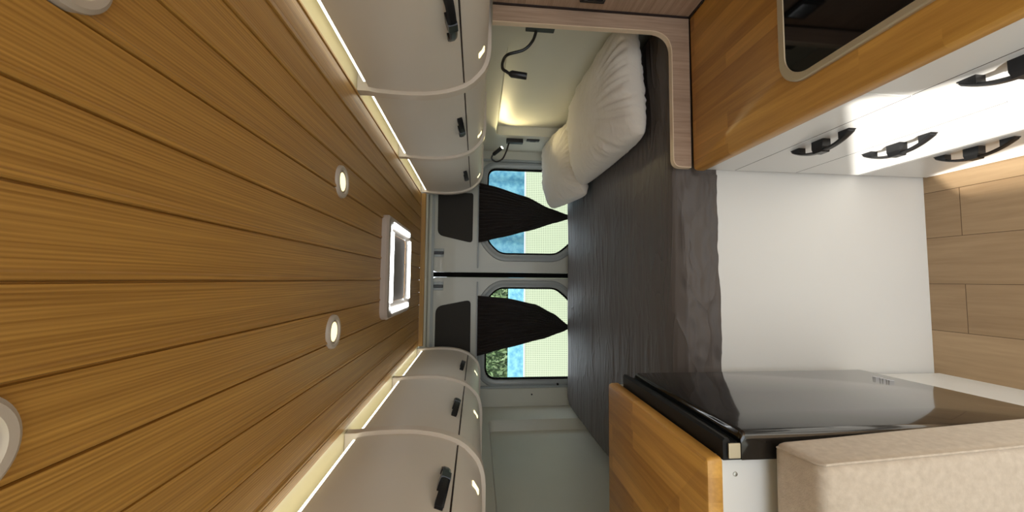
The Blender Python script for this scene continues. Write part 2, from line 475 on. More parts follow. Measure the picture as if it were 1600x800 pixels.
# unseen openings added to the left wall, shaping the sun patches (Y, z)
sun_cut_a = round_poly([(-0.055, 1.02), (-0.43, 1.43), (-0.56, 1.575), (-0.604, 1.565), (-0.62, 1.49), (-0.70, 1.455), (-1.15, 1.44), (-1.15, 1.02)], 0.02)
sun_cut_b = round_poly([(-0.07, 0.70), (-0.10, 0.78), (-0.42, 0.90), (-1.15, 0.90), (-1.15, 0.70)], 0.02)
bm = plate(B(), [(-1.3, 0.0), (2.76, 0.0), (2.76, H_C), (-1.3, H_C)], [rec_l, sun_cut_a, sun_cut_b], 'X', LX, LX - 0.03)
wl = setp(obj('wall_left', bm, M['wall']), 'cream left side wall with pressed recess beside the bed', 'wall', kind='structure')
rl = offset_poly(rec_l, 0.01)
def recess(poly, xa, xb, out):
    bm = B()
    a = [bm.verts.new((xa, p[0], p[1])) for p in poly]
    ins = offset_poly(poly, -0.012); mid = [bm.verts.new((xa + (xb - xa) * .75, p[0], p[1])) for p in offset_poly(poly, -0.004)]
    b = [bm.verts.new((xb, p[0], p[1])) for p in ins]
    n = len(poly)
    for r0, r1 in ((a, mid), (mid, b)):
        for i in range(n): bm.faces.new((r0[i], r0[(i + 1) % n], r1[(i + 1) % n], r1[i]))
    bm.faces.new(b)
    return bm
obj('recess_panel', recess(rec_l, LX - 0.001, LX - 0.065, -1), M['wall'], wl, smooth=True)
rec_r = round_poly([(1.27, 0.80), (2.41, 0.80), (2.41, 1.458), (1.45, 1.462), (1.27, 1.36)], [0.02, 0.05, 0.04, 0.08, 0.08])
bm = plate(B(), [(-1.3, 0.0), (2.76, 0.0), (2.76, H_C), (-1.3, H_C)], [rec_r], 'X', RX, RX + 0.03)
wr = setp(obj('wall_right', bm, M['wall']), 'cream right side wall with pressed recess behind the pillows', 'wall', kind='structure')
obj('recess_panel', recess(rec_r, RX + 0.001, RX + 0.055, 1), M['wall'], wr, smooth=True)

# rear frame around the doors
DX0, DX1, DZ0, DZ1 = -0.757, 0.872, 0.06, 1.885
bm = plate(B(), [(LX, -0.03), (RX, -0.03), (RX, H_C), (LX, H_C)], [rrect(DX0, DX1, DZ0, DZ1, 0.05)], 'Y', 2.725, 2.76)
wre = setp(obj('wall_rear', bm, M['wall']), 'cream frame around the two rear doors', 'wall', kind='structure')
bm = bx(LX, RX, 2.645, 2.725, 1.902, H_C, bev=0.012, seg=3)
obj('header', bm, M['wall'], wre, smooth=True)
bm = plate(B(), rrect(DX0 + .004, DX1 - .004, DZ0, DZ1, 0.05), [rrect(DX0 + 0.018, DX1 - 0.018, DZ0 + .02, DZ1 - .018, 0.045)], 'Y', 2.718, 2.732)
obj('door_seal', bm, M['frame'], wre)
for px, pz in ((-0.80, 1.17),):
    obj('screw', lathe(B(), [(0.006, 0), (0.005, -0.004), (0.001, -0.005)], (px, 2.724, pz), 'Y', 12), M['black'], wre)

# rear doors
def rear_door(name, x0, x1, win, inset, latch_x, label, other):
    yf = 2.745
    bm = plate(B(), rrect(x0, x1, DZ0 + .01, DZ1 - .008, 0.03), [win], 'Y', yf, yf + 0.03)
    d = setp(obj(name, bm, M['metal']), label, 'door', kind='structure')
    # raised surround around window
    bm = B()
    offs = [(0.058, yf), (0.052, yf - 0.009), (0.036, yf - 0.012), (0.026, yf - 0.006), (0.012, yf - 0.006), (0.006, yf + 0.012)]
    rings = [[bm.verts.new((p[0], y, p[1])) for p in offset_poly(win, o)] for o, y in offs]
    n = len(win)
    for r0, r1 in zip(rings, rings[1:]):
        for i in range(n): bm.faces.new((r0[i], r0[(i + 1) % n], r1[(i + 1) % n], r1[i]))
    obj('window_surround', bm, M['frame'], d, smooth=True)
    bm = plate(B(), offset_poly(win, 0.008), [offset_poly(win, -0.003)], 'Y', yf - 0.002, yf + 0.022)
    obj('window_seal', bm, M['seal'], d)
    bm = plate(B(), offset_poly(win, 0.004), [], 'Y', yf + 0.014, yf + 0.019)
    obj('window_glass', bm, M['glass'], d)
    bm = plate(B(), inset, [], 'Y', yf - 0.006, yf + 0.001)
    obj('lining_panel', bm, M['blackpanel'], d, label='black lining panel above the window')
    # ledge / rail line under upper section
    xa, xb = x0 + 0.03, x1 - 0.03
    obj('curtain_rail', bx(xa, xb, yf - 0.028, yf, 1.556, 1.566, bev=0.003), M['frame'], d)
    # latch: black block on a small grey plate
    bm = bx(latch_x - 0.03, latch_x + 0.03, yf - 0.004, yf, 1.80, 1.872, bev=0.002)
    lp = obj('latch_plate', bm, M['frame'], d)
    obj('latch', bx(latch_x - 0.011, latch_x + 0.009, yf - 0.02, yf - 0.004, 1.80, 1.876, bev=0.003), M['black'], lp)
    return d
wr_poly = round_poly([(0.80, 0.86), (0.80, 1.49), (0.285, 1.497), (0.19, 1.405), (0.19, 0.995), (0.25, 0.915), (0.31, 0.86)],
                     [.04, .06, .05, .05, .05, .05, .03], 6)
wl_poly = round_poly([(-0.692, 0.86), (-0.692, 1.495), (-0.145, 1.497), (-0.06, 1.415), (-0.06, 1.0), (-0.115, 0.93), (-0.19, 0.86)],
                     [.04, .08, .05, .05, .05, .05, .03], 6)
ins_r = round_poly([(0.62, 1.847), (0.62, 1.598), (0.26, 1.600), (0.315, 1.846)], [.02, .02, .03, .04])
ins_l = round_poly([(-0.56, 1.852), (-0.56, 1.604), (-0.142, 1.606), (-0.19, 1.85)], [.02, .02, .035, .05])
rear_door('door_1', 0.052, DX1 - 0.006, wr_poly, ins_r, 0.187, 'grey painted right rear van door with window and black lining', 0)
rear_door('door_2', DX0 + 0.006, 0.016, wl_poly, ins_l, -0.047, 'grey painted left rear van door with window and black lining', 0)
setp(obj('trim_4', bx(0.017, 0.051, 2.728, 2.765, DZ0 + 0.02, DZ1 - 0.01, bev=0.004), M['seal']), 'black rubber strip in the gap between the rear doors', 'trim', kind='structure')
bm = lathe(B(), [(0.008, 0), (0.008, -0.01), (0.004, -0.014)], (-0.733, 2.733, 0.985), 'Y', 14)
clipo = obj('buffer_clip', bm, M['black'], wre)

# ================================================================== OVERHEAD CABINETS
PROF_R = [(0.588, 1.917), (0.584, 1.895), (0.581, 1.845), (0.580, 1.79), (0.582, 1.743), (0.587, 1.705), (0.594, 1.671), (0.604, 1.64), (0.616, 1.612),
          (0.633, 1.588), (0.655, 1.567), (0.674, 1.552), (0.696, 1.542), (0.722, 1.535), (0.751, 1.532), (0.93, 1.532)]
def mir(x, s): return x if s > 0 else 0.13 - x

def make_handle(parent, base, ydir_len, nrm, zdir, name='handle'):
    """bow handle along Y, 0.165 long; nrm = outward unit vector, zdir = unit vector across width"""
    c = Vector(base); n = Vector(nrm).normalized(); w = Vector(zdir).normalized(); a = Vector((0, 1, 0))
    bm = B()
    L = ydir_len / 2
    N = 22; rings = []
    for i in range(N + 1):
        t = -1 + 2 * i / N
        h = 0.004 + 0.024 * (1 - abs(t) ** 2.2)
        hw = 0.0105
        th = 0.0035 + 0.0015 * t
        pc = c + a * (t * L) + n * h
        rings.append([bm.verts.new(pc + w * hw + n * th * .4), bm.verts.new(pc + w * hw * .5 + n * th), bm.verts.new(pc - w * hw * .5 + n * th),
                      bm.verts.new(pc - w * hw + n * th * .4), bm.verts.new(pc - w * hw * .7 - n * th * .6), bm.verts.new(pc + w * hw * .7 - n * th * .6)])
    for r0, r1 in zip(rings, rings[1:]):
        for k in range(6): bm.faces.new((r0[k], r0[(k + 1) % 6], r1[(k + 1) % 6], r1[k]))
    bm.faces.new(rings[0][::-1]); bm.faces.new(rings[-1])
    # end feet: pointed wedges
    for s in (-1, 1):
        pts = []
        for yy, ww, hh in ((L * 0.70, 0.010, 0.017), (L * 0.84, 0.010, 0.012), (L * 1.04, 0.0095, 0.0015)):
            p = c + a * (s * yy)
            pts.append([bm.verts.new(p + w * ww), bm.verts.new(p - w * ww), bm.verts.new(p - w * ww + n * hh), bm.verts.new(p + w * ww + n * hh)])
        for r0, r1 in zip(pts, pts[1:]):
            for k in range(4): bm.faces.new((r0[k], r0[(k + 1) % 4], r1[(k + 1) % 4], r1[k]))
        bm.faces.new(pts[0]); bm.faces.new(pts[-1])
    # centre post
    q = []
    for hh, ww, ll in ((0, 0.0108, 0.017), (0.02, 0.012, 0.016), (0.033, 0.0112, 0.012)):
        p = c + n * hh
        q.append([bm.verts.new(p + w * ww + a * ll), bm.verts.new(p - w * ww + a * ll), bm.verts.new(p - w * ww - a * ll), bm.verts.new(p + w * ww - a * ll)])
    for r0, r1 in zip(q, q[1:]):
        for k in range(4): bm.faces.new((r0[k], r0[(k + 1) % 4], r1[(k + 1) % 4], r1[k]))
    bm.faces.new(q[0]); bm.faces.new(q[-1])
    return obj(name, bm, M['handle'], parent)

def overhead(s, y0, y1, label, hy, ledcut):
    cx = mir(0.75, s)
    t = thing('overhead_cabinet', (cx, (y0 + y1) / 2, 1.532), label, 'cabinet', 'curved white overhead cabinets')
    P = [(mir(x, s), z) for x, z in PROF_R]
    out = 0.0125
    Pf = []
    for i, p in enumerate(P):
        a = Vector(P[max(i - 1, 0)]); b = Vector(P[min(i + 1, len(P) - 1)])
        d = (b - a).normalized(); n = Vector((-d.y, d.x)) * (1 if s > 0 else -1)
        Pf.append(tuple(Vector(p) + n * out))
    gi = 8
    def interp(z):
        for a, b in zip(Pf, Pf[1:]):
            if a[1] >= z >= b[1] and a[1] > b[1]:
                u = (a[1] - z) / (a[1] - b[1]); return (a[0] + (b[0] - a[0]) * u, z)
    side = 1 if s > 0 else -1
    door = [p for p in Pf if p[1] > 1.624] + [interp(1.6200)]
    val = [interp(1.6150)] + [p for p in Pf if p[1] < 1.612]
    end = mir(RX if s > 0 else 0.13 - LX, s)
    val[-1] = (end, val[-1][1])
    yr = y1 - 0.034
    d = obj('door', extrude_profile(B(), strip_profile(door, 0.014, side), y0 + 0.002, yr - 0.0015), M['cab'], t, smooth=True)
    obj('lower_shell', extrude_profile(B(), strip_profile(val, 0.012, side), y0, yr), M['cab'], t, smooth=True)
    # dark gap backing + top board
    g = interp(1.617)
    obj('gap_strip', bx(g[0] + side * 0.003, g[0] + side * 0.012, y0, yr, 1.6155, 1.6195), M['seam'], t)
    tp = Pf[0]
    obj('top_board', bx(tp[0] + side * 0.014, end, y0, yr, 1.897, 1.909), M['cab'], t)
    # rib: full end panel with protruding curved edge
    rp = [(P[0][0] , H_C + 0.003)] + P[:-1] + [(end, P[-1][1]), (end, H_C + 0.003)]
    obj('side_rib', extrude_profile(B(), rp, yr, y1), M['rib'], t, smooth=True)
    # led line on the top edge
    ls = obj('led_strip', bx(tp[0] + side * 0.001, tp[0] + side * 0.008, y0 + 0.012, yr - ledcut, 1.9165, 1.922), M['led'], t, label='bright white light line along the top edge')
    # handle
    i0, i1 = interp(1.66), interp(1.63)
    dv = (Vector(i1) - Vector(i0)).normalized()
    nn = Vector((dv.y, -dv.x)) * side
    c2 = interp(1.643)
    make_handle(d, (c2[0], hy, c2[1]), 0.165, (nn.x, 0, nn.y), (dv.x, 0, dv.y))
    # glowing patch added for a warm light reflection on the lower curve
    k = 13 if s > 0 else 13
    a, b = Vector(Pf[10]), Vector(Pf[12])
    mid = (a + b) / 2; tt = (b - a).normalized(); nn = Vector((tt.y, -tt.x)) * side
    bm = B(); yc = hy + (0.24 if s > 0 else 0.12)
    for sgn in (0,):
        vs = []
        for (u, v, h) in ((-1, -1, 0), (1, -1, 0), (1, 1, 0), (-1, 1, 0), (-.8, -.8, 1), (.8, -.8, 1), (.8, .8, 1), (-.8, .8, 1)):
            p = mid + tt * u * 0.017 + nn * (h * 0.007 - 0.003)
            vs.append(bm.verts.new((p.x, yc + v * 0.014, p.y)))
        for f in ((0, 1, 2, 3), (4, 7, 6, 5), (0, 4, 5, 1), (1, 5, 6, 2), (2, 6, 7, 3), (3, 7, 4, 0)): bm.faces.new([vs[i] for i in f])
    obj('reflection_patch', bm, M['warmrefl'], t, label='small warm glowing patch standing in for a reflection under the cabinet')
    return t
YU = [(0.56, 1.24), (1.24, 1.89), (1.89, 2.64)]
lab_r = ['white curved overhead cabinet nearest the camera on the kitchen side',
         'middle of the three white overhead cabinets on the kitchen side, above the pillows',
         'white overhead cabinet at the rear door end of the kitchen side']
lab_l = ['white curved overhead cabinet nearest the camera on the fridge side',
         'middle of the three white overhead cabinets on the fridge side',
         'white overhead cabinet at the rear door end of the fridge side']
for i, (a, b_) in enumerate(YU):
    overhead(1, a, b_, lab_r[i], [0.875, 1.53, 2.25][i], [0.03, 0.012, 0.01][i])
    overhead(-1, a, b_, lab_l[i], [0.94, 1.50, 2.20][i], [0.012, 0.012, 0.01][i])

# ================================================================== CEILING LAMPS, HATCH
def spot(x, y, label):
    t = thing('ceiling_spotlight', (x, y, H_C), label, 'light', 'round ceiling spotlights')
    pr = [(0.030, 0.004), (0.030, -0.003), (0.033, -0.0075), (0.040, -0.008), (0.0445, -0.005), (0.0455, 0.0), (0.0455, 0.004)]
    bm = B(); seg = 48; rings = []
    for r, h in pr:
        rings.append([bm.verts.new((x + r * math.cos(2 * PI * k / seg), y + r * math.sin(2 * PI * k / seg), H_C + h)) for k in range(seg)])
    for a, b in zip(rings, rings[1:] + rings[:1]):
        for k in range(seg): bm.faces.new((a[k], a[(k + 1) % seg], b[(k + 1) % seg], b[k]))
    obj('trim_ring', bm, M['plastic'], t, smooth=True)
    bm = B(); rings = []
    for r, h in [(0.0305, -0.001), (0.026, -0.004)]:
        rings.append([bm.verts.new((x + r * math.cos(2 * PI * k / seg), y + r * math.sin(2 * PI * k / seg), H_C + h)) for k in range(seg)])
    for k in range(seg): bm.faces.new((rings[0][k], rings[0][(k + 1) % seg], rings[1][(k + 1) % seg], rings[1][k]))
    rings2 = [bm.verts.new((x + 0.0255 * math.cos(2 * PI * k / seg), y + 0.0255 * math.sin(2 * PI * k / seg), H_C - 0.001)) for k in range(seg)]
    for k in range(seg): bm.faces.new((rings[1][k], rings[1][(k + 1) % seg], rings2[(k + 1) % seg], rings2[k]))
    obj('inner_bezel', bm, M['plastic'], t, smooth=True)
    obj('lens', lathe(B(), [(0.0256, 0.001), (0.0256, -0.003), (0.018, -0.0042), (0.002, -0.0045)], (x, y, H_C), 'Z', 40), M['spot'], t, smooth=True, label='warm glowing lens')
spot(0.268, 1.092, 'round ceiling spotlight between roof hatch and the kitchen side cabinets, shown whole')
spot(-0.141, 1.068, 'round ceiling spotlight between roof hatch and the fridge side cabinets, shown whole')
spot(0.288, 0.366, 'large looking spotlight cut off by the frame on the kitchen side of the ceiling')
spot(-0.131, 0.318, 'large looking spotlight cut off by the frame on the fridge side of the ceiling')

def hatch():
    t = thing('roof_hatch', ((HX0 + HX1) / 2, (HY0 + HY1) / 2, H_C), 'pale framed roof hatch with four white light bars in the timber ceiling', 'roof hatch')
    inner = rrect(HX0 + 0.068, HX1 - 0.068, HY0 + 0.115, HY1 - 0.08, 0.03)
    outer = rrect(HX0, HX1, HY0, HY1, 0.04)
    bm = B()
    zs = [(outer, H_C + 0.002), (outer, H_C - 0.018), (offset_poly(outer, -0.008), H_C - 0.026), (offset_poly(outer, -0.03), H_C - 0.028),
          (offset_poly(inner, 0.01), H_C - 0.016), (inner, H_C - 0.012)]
    rings = [[bm.verts.new((p[0], p[1], z)) for p in poly] for poly, z in zs]
    n = len(outer)
    for r0, r1 in zip(rings, rings[1:]):
        for i in range(n): bm.faces.new((r0[i], r0[(i + 1) % n], r1[(i + 1) % n], r1[i]))
    obj('frame', bm, M['hatch'], t, smooth=True)
    bm = plate(B(), inner, [], 'Z', H_C - 0.010, H_C - 0.006)
    obj('blind', bm, M['blind'], t)
    # handle of blind
    obj('blind_pull', bx(-0.0, 0.10, HY0 + 0.125, HY0 + 0.14, H_C - 0.018, H_C - 0.010, bev=0.003), M['hatch'], t)
    zz = H_C - 0.027
    for nm, x0, x1, y0, y1 in (('n', HX0 + 0.065, HX1 - 0.065, HY0 + 0.068, HY0 + 0.092), ('f', HX0 + 0.065, HX1 - 0.065, HY1 - 0.05, HY1 - 0.026),
                               ('a', HX0 + 0.022, HX0 + 0.046, HY0 + 0.09, HY1 - 0.06), ('b', HX1 - 0.046, HX1 - 0.022, HY0 + 0.09, HY1 - 0.06)):
        obj('light_bar', bx(x0, x1, y0, y1, zz - 0.004, zz + 0.006, bev=0.003, seg=2), M['ledh'], t, label='glowing white light bar')
hatch()

# ================================================================== BED
BF = 1.19
bed = thing('bed_base', (0, 1.95, 0), 'white bed base with plain front panel under the charcoal mattress', 'bed')
obj('front_panel', bx(LX + 0.002, RX - 0.002, BF + 0.009, BF + 0.027, 0.0, 0.800, bev=0.001), M['white'], bed)
obj('slat_board', bx(LX + 0.002, RX - 0.002, BF + 0.027, 2.70, 0.775, 0.795), M['white'], bed)

def mattress():
    bm = B()
    x0, x1, y0, y1 = -0.862, 0.922, 1.195, 2.684
    ztop = 0.926; zb = 0.801
    NX, NY = 250, 170
    def edge_in(u, v):
        return u, v
    grid = []
    rc = 0.16
    for j in range(NY + 1):
        row = []
        v = j / NY
        vy = y0 + (y1 - y0) * v
        for i in range(NX + 1):
            u = i / NX
            x = x0 + (x1 - x0) * u; y = vy
            # round rear-left plan corner
            if y > y1 - rc:
                dy = y - (y1 - rc)
                lx = x0 + rc - math.sqrt(max(0, rc * rc - dy * dy))
                x = lx + (x1 - lx) * u
            lx = x0
            # falloff near edges
            de = min(x - x0, x1 - x, y - y0, y1 - y)
            r = 0.035
            z = ztop
            dmin = min(y - y0, 9)
            for dd in (y - y0, y1 - y, (x - x0)):
                if dd < r: z -= (r - math.sqrt(max(0, r * r - (r - dd) ** 2))) * 0.8
            p = Vector((x * 2.0, y * 26, 3.1))
            z += 0.0045 * (0.5 - abs(noise.noise(p))) + 0.002 * noise.noise(Vector((x * 5, y * 60, 8))) + 0.006 * noise.noise(Vector((x * 3, y * 5, 1.7)))
            row.append(bm.verts.new((x, y, z)))
        grid.append(row)
    for j in range(NY):
        for i in range(NX):
            bm.faces.new((grid[j][i], grid[j][i + 1], grid[j + 1][i + 1], grid[j + 1][i]))
    # skirt, front hangs lower
    loop = [grid[0][i] for i in range(NX + 1)] + [grid[j][NX] for j in range(1, NY + 1)] + [grid[NY][i] for i in range(NX - 1, -1, -1)] + [grid[j][0] for j in range(NY - 1, 0, -1)]
    prev = loop
    K = 22
    for k in range(1, K + 1):
        ring = []
        for vtx in loop:
            c = vtx.co
            front = c.y < y0 + 0.002
            hem = 0.783 + 0.006 * noise.noise(Vector((c.x * 4, 0, 0))) if front else zb
            if front:
                z = c.z + (hem - c.z) * k / K
                yy = c.y - 0.006 * math.sin(PI * min(1, k / K * 1.0) * .5) + 0.014 * (abs(noise.noise(Vector((c.x * 7 + z * 9, z * 26 - c.x * 3, 5)))) - 0.2) + 0.008 * (abs(noise.noise(Vector((c.x * 14 - z * 9, z * 20, 2)))) - 0.2)
                yy = min(yy - 0.004, y0 + 0.003)
                if c.x > 0.355: yy = max(yy, 1.1935)
                ring.append(bm.verts.new((c.x, yy - 0.003, z)))
            else:
                z = c.z + (hem - c.z) * k / K
                w = 0.003 * noise.noise(Vector((c.x * 20, c.y * 20, z * 20)))
                ring.append(bm.verts.new((min(c.x + w, RX - 0.002), min(c.y + w, 2.715), z)))
        n = len(loop)
        for i in range(n): bm.faces.new((prev[i], prev[(i + 1) % n], ring[(i + 1) % n], ring[i]))
        prev = ring
    bm.faces.new(prev)
    return bm
mt = obj('mattress', mattress(), M['sheet'], smooth='all')
setp(mt, 'wide mattress covered with a wrinkled charcoal fitted sheet', 'mattress')

def pillow(name, center, size, rot, seed, label, sag=0.0):
    W, L, H = size
    N = 72
    bm = B()
    def surf(u, v, top):
        # superelliptic cushion with pinched corners
        eu = max(0.0, 1 - abs(u) ** 3.2); ev = max(0.0, 1 - abs(v) ** 3.2)
        h = (eu * ev) ** 0.40
        cu = 1 - 0.07 * (1 - abs(v) ** 2) * (abs(u) ** 6) * 0 
        x = u * W / 2 * (1 - 0.055 * (1 - v * v) * 0 - 0.04 * (abs(v) ** 8))
        y = v * L / 2 * (1 - 0.04 * (abs(u) ** 8))
        # sides curve inwards between the corners
        x *= 1 - 0.06 * (1 - abs(v) ** 1.6) * abs(u) ** 3 * -1 * 0.2
        e = 1 - min(eu, 1) * min(ev, 1)
        edge = max(abs(u), abs(v))
        wr = noise.noise(Vector((u * 2.2 + seed, v * 2.0, seed * 3))) * 0.12
        ang = math.atan2(v, u)
        rad = noise.noise(Vector((ang * 13 + seed, edge * 1.2, 4.2))) * (edge ** 4) * 0.42
        hh = h * (1 + wr + rad * (1 if edge < .98 else 0))
        z = H / 2 * hh * (1 if top else -0.5)
        return Vector((x, y, z))
    T = [[None] * (N + 1) for _ in range(N + 1)]; Bt = [[None] * (N + 1) for _ in range(N + 1)]
    R = Euler(rot).to_matrix()
    C = Vector(center)
    def warp(p):
        q = R @ p + C
        return q
    for i in range(N + 1):
        for j in range(N + 1):
            u = math.sin((i / N - .5) * PI); v = math.sin((j / N - .5) * PI)
            u = 0.5 * u + 0.5 * (2 * i / N - 1); v = 0.5 * v + 0.5 * (2 * j / N - 1)
            T[i][j] = bm.verts.new(warp(surf(u, v, True)))
            if 0 < i < N and 0 < j < N: Bt[i][j] = bm.verts.new(warp(surf(u, v, False)))
            else: Bt[i][j] = T[i][j]
    for i in range(N):
        for j in range(N):
            bm.faces.new((T[i][j], T[i + 1][j], T[i + 1][j + 1], T[i][j + 1]))
            q = [Bt[i][j], Bt[i][j + 1], Bt[i + 1][j + 1], Bt[i + 1][j]]
            if len(set(q)) == 4: 
                try: bm.faces.new(q)
                except ValueError: pass
    o = obj(name, bm, M['pillow'], smooth='all')
    return setp(o, label, 'pillow', 'white pillows on the bed')
pillow('pillow', (0.755, 1.700, 0.995), (0.46, 0.79, 0.21), (0.01, -0.09, 0.0), 1.3, 'plump white pillow nearer the kitchen, overlapping the other pillow')
pillow('pillow', (0.715, 2.365, 1.020), (0.45, 0.62, 0.19), (0.12, -0.10, -0.06), 5.1, 'white pillow partly behind the other, reaching the rear window')

# ================================================================== CURTAINS
def curtain(left_pts, right_pts, zt, zb, label):
    """left/right: lists of (z, x) edges interpolated; pleats converge to the tie"""
    def ip(tab, z):
        for (z0, x0), (z1, x1) in zip(tab, tab[1:]):
            if z0 >= z >= z1:
                u = (z0 - z) / (z0 - z1); u = u * u * (3 - 2 * u) * .3 + u * .7
                return x0 + (x1 - x0) * u
        return tab[-1][1]
    bm = B(); NZ, NU = 46, 150; rows = []
    for k in range(NZ + 1):
        z = zt + (zb - zt) * k / NZ
        a, b = ip(left_pts, z), ip(right_pts, z)
        wd = b - a
        row = []
        for i in range(NU + 1):
            u = i / NU
            uu = u + 0.012 * noise.noise(Vector((u * 7, z * 2, 3)))
            amp = 0.013 * min(1, 0.35 + wd / 0.5)
            ph = 17 * 2 * PI * uu + 1.1 * noise.noise(Vector((u * 4, z * 1.5, 9)))
            y = 2.712 + amp * math.sin(ph) * (0.6 + 0.4 * noise.noise(Vector((u * 9, 0, 1)))) - 0.010 * math.sin(PI * u)
            row.append(bm.verts.new((a + wd * u, y, z)))
        rows.append(row)
    back = []
    for r0, r1 in zip(rows, rows[1:]):
        for i in range(NU): bm.faces.new((r0[i], r0[i + 1], r1[i + 1], r1[i]))
    # give thickness
    geom = bmesh.ops.solidify(bm, geom=bm.faces[:], thickness=0.0015)
    cx = (left_pts[0][1] + right_pts[0][1]) / 2
    t = thing('curtain', (cx, 2.705, zb), label, 'curtain', 'black curtains on the rear doors')
    obj('fabric', bm, M['curtain'], t, smooth='all')
    a, b = ip(left_pts, 0.905), ip(right_pts, 0.905)
    bm = B()
    ring = [Vector((((a + b) / 2) + (b - a + 0.014) / 2 * math.cos(2 * PI * k / 24), 2.712 + 0.020 * math.sin(2 * PI * k / 24), 0.902)) for k in range(25)]
    tube(bm, ring, 0.006, 8)
    obj('tie_band', bm, M['curtain'], t, smooth=True)
curtain([(1.558, 0.262), (1.40, 0.300), (1.20, 0.352), (1.0, 0.416), (0.91, 0.443), (0.80, 0.40)],
        [(1.558, 0.690), (1.47, 0.672), (1.22, 0.600), (1.05, 0.520), (0.91, 0.474), (0.80, 0.50)], 1.558, 0.80,
        'black pleated curtain tied at the bottom on the right rear window, beside the pillows')
curtain([(1.558, -0.528), (1.35, -0.475), (1.10, -0.415), (0.96, -0.368), (0.91, -0.345), (0.80, -0.39)],
        [(1.558, -0.112), (1.35, -0.128), (1.15, -0.170), (1.02, -0.235), (0.91, -0.318), (0.80, -0.28)], 1.558, 0.80,
        'black pleated curtain tied at the bottom on the left rear window')

# ================================================================== PARTITION + BACKSPLASH
WT = 0.877
out_p = [(0.372, WT + 0.0015), (0.90, WT + 0.0015), (0.90, 1.5315), (0.822, 1.5315), (0.822, 0.945), (0.388, 0.94), (0.372, 0.93)]
poly = round_poly([(0.372, WT + 0.0015), (0.9285, WT + 0.0015), (0.9285, 1.5305), (0.819, 1.5305), (0.824, 0.938), (0.372, 0.938)], [0.002, 0, 0, 0, 0.075, 0.035], 10)
pt = thing('partition_panel', (0.65, 1.176, WT), 'grey brown wood look panel with rounded cut-out between kitchen and bed', 'partition panel')
obj('board', plate(B(), poly, [], 'Y', 1.168, 1.184), M['lam'], pt)
# pale edge banding following the visible cut-out edge
vis = [p for p in poly if not (p[0] > 0.825) and not (p[1] < WT + 0.0016)]
bm = B(); pr = []
k0 = [i for i, p in enumerate(poly) if p[0] < 0.82 and p[1] > 1.53][0]
vv = [p for p in poly[k0:] if p[1] > WT + 0.003] + [(0.372, WT + 0.003)]
for i, p in enumerate(vv):
    a = Vector(vv[max(i - 1, 0)]); b = Vector(vv[min(i + 1, len(vv) - 1)]); d = (b - a).normalized(); n = Vector((d.y, -d.x))
    pr.append((p, tuple(Vector(p) + n * 0.003)))
rows = []
for (p, q) in pr:
    rows.append([bm.verts.new((p[0], 1.1665, p[1])), bm.verts.new((q[0], 1.1665, q[1])), bm.verts.new((q[0], 1.1855, q[1])), bm.verts.new((p[0], 1.1855, p[1]))])
for r0, r1 in zip(rows, rows[1:]):
    for k in range(4): bm.faces.new((r0[k], r0[(k + 1) % 4], r1[(k + 1) % 4], r1[k]))
bm.faces.new(rows[0]); bm.faces.new(rows[-1])
obj('edge_band', bm, M['edge'], pt, label='pale edge strip around the cut-out')
bs = thing('backsplash_panel', (0.885, 0.5, WT), 'grey brown wood look wall panel standing behind the worktop', 'wall panel')
obj('board', bx(0.877, 0.9285, -0.6, 1.164, WT + 0.0015, 1.5305), M['lamy'], bs)
obj('corner_seam', bx(0.872, 0.8765, 1.1615, 1.1672, WT + 0.0015, 1.5305), M['seam'], bs)
obj('bottom_seam', bx(0.872, 0.8765, -0.6, 1.164, WT + 0.0005, WT + 0.005), M['seam'], bs)
sk = thing('wall_outlet', (0.872, 1.12, 1.222), 'black socket on the wood look panel behind the worktop', 'socket')
obj('cover_plate', bx(0.866, 0.877, 1.04, 1.124, 1.183, 1.262, bev=0.003), M['black'], sk)
obj('insert', bx(0.863, 0.866, 1.052, 1.112, 1.193, 1.252, bev=0.001), M['glossblack'], sk)

# ================================================================== KITCHEN
FX = 0.371
kc = thing('drawer_cabinet', (0.6, 0.92, 0), 'white kitchen unit with three drawers beside the bed base', 'cabinet')
obj('carcass', bx(FX + 0.017, 0.86, 0.664, 1.188, 0.0, 0.8415), M['white'], kc)
obj('top_rail', bx(FX, FX + 0.0165, 0.664, 1.188, 0.7175, 0.8415, bev=0.001), M['drawer'], kc)
for z0, z1 in ((0.498, 0.7150), (0.265, 0.4955), (0.004, 0.2625)):
    d = obj('drawer', bx(FX, FX + 0.0165, 0.6645, 1.1865, z0, z1, bev=0.0012), M['drawer'], kc)
    make_handle(d, (FX, 0.905, z1 - 0.037), 0.165, (-1, 0, 0), (0, 0, 1))
for zg in (0.71625, 0.49675, 0.26375):
    obj('shadow_gap', bx(FX + 0.0005, FX + 0.0168, 0.666, 1.1855, zg - 0.0012, zg + 0.0012), M['seam'], kc)
kd = thing('door_cabinet', (0.6, 0.2, 0), 'white kitchen unit with a door, nearer the camera than the drawers', 'cabinet')
obj('carcass', bx(FX + 0.017, 0.86, -0.6, 0.662, 0.0, 0.8415), M['white'], kd)
obj('top_rail', bx(FX, FX + 0.0165, -0.6, 0.6615, 0.7195, 0.8415, bev=0.001), M['drawer'], kd)
d = obj('door', bx(FX, FX + 0.0165, 0.02, 0.6615, 0.004, 0.7165, bev=0.0012), M['drawer'], kd)
make_handle(d, (FX, 0.522, 0.685), 0.165, (-1, 0, 0), (0, 0, 1))
obj('shadow_gap', bx(FX + 0.0005, FX + 0.0168, -0.6, 0.6610, 0.7170, 0.7190), M['seam'], kd)
obj('door', bx(FX, FX + 0.0165, -0.6, 0.0175, 0.004, 0.7165, bev=0.0012), M['drawer'], kd)

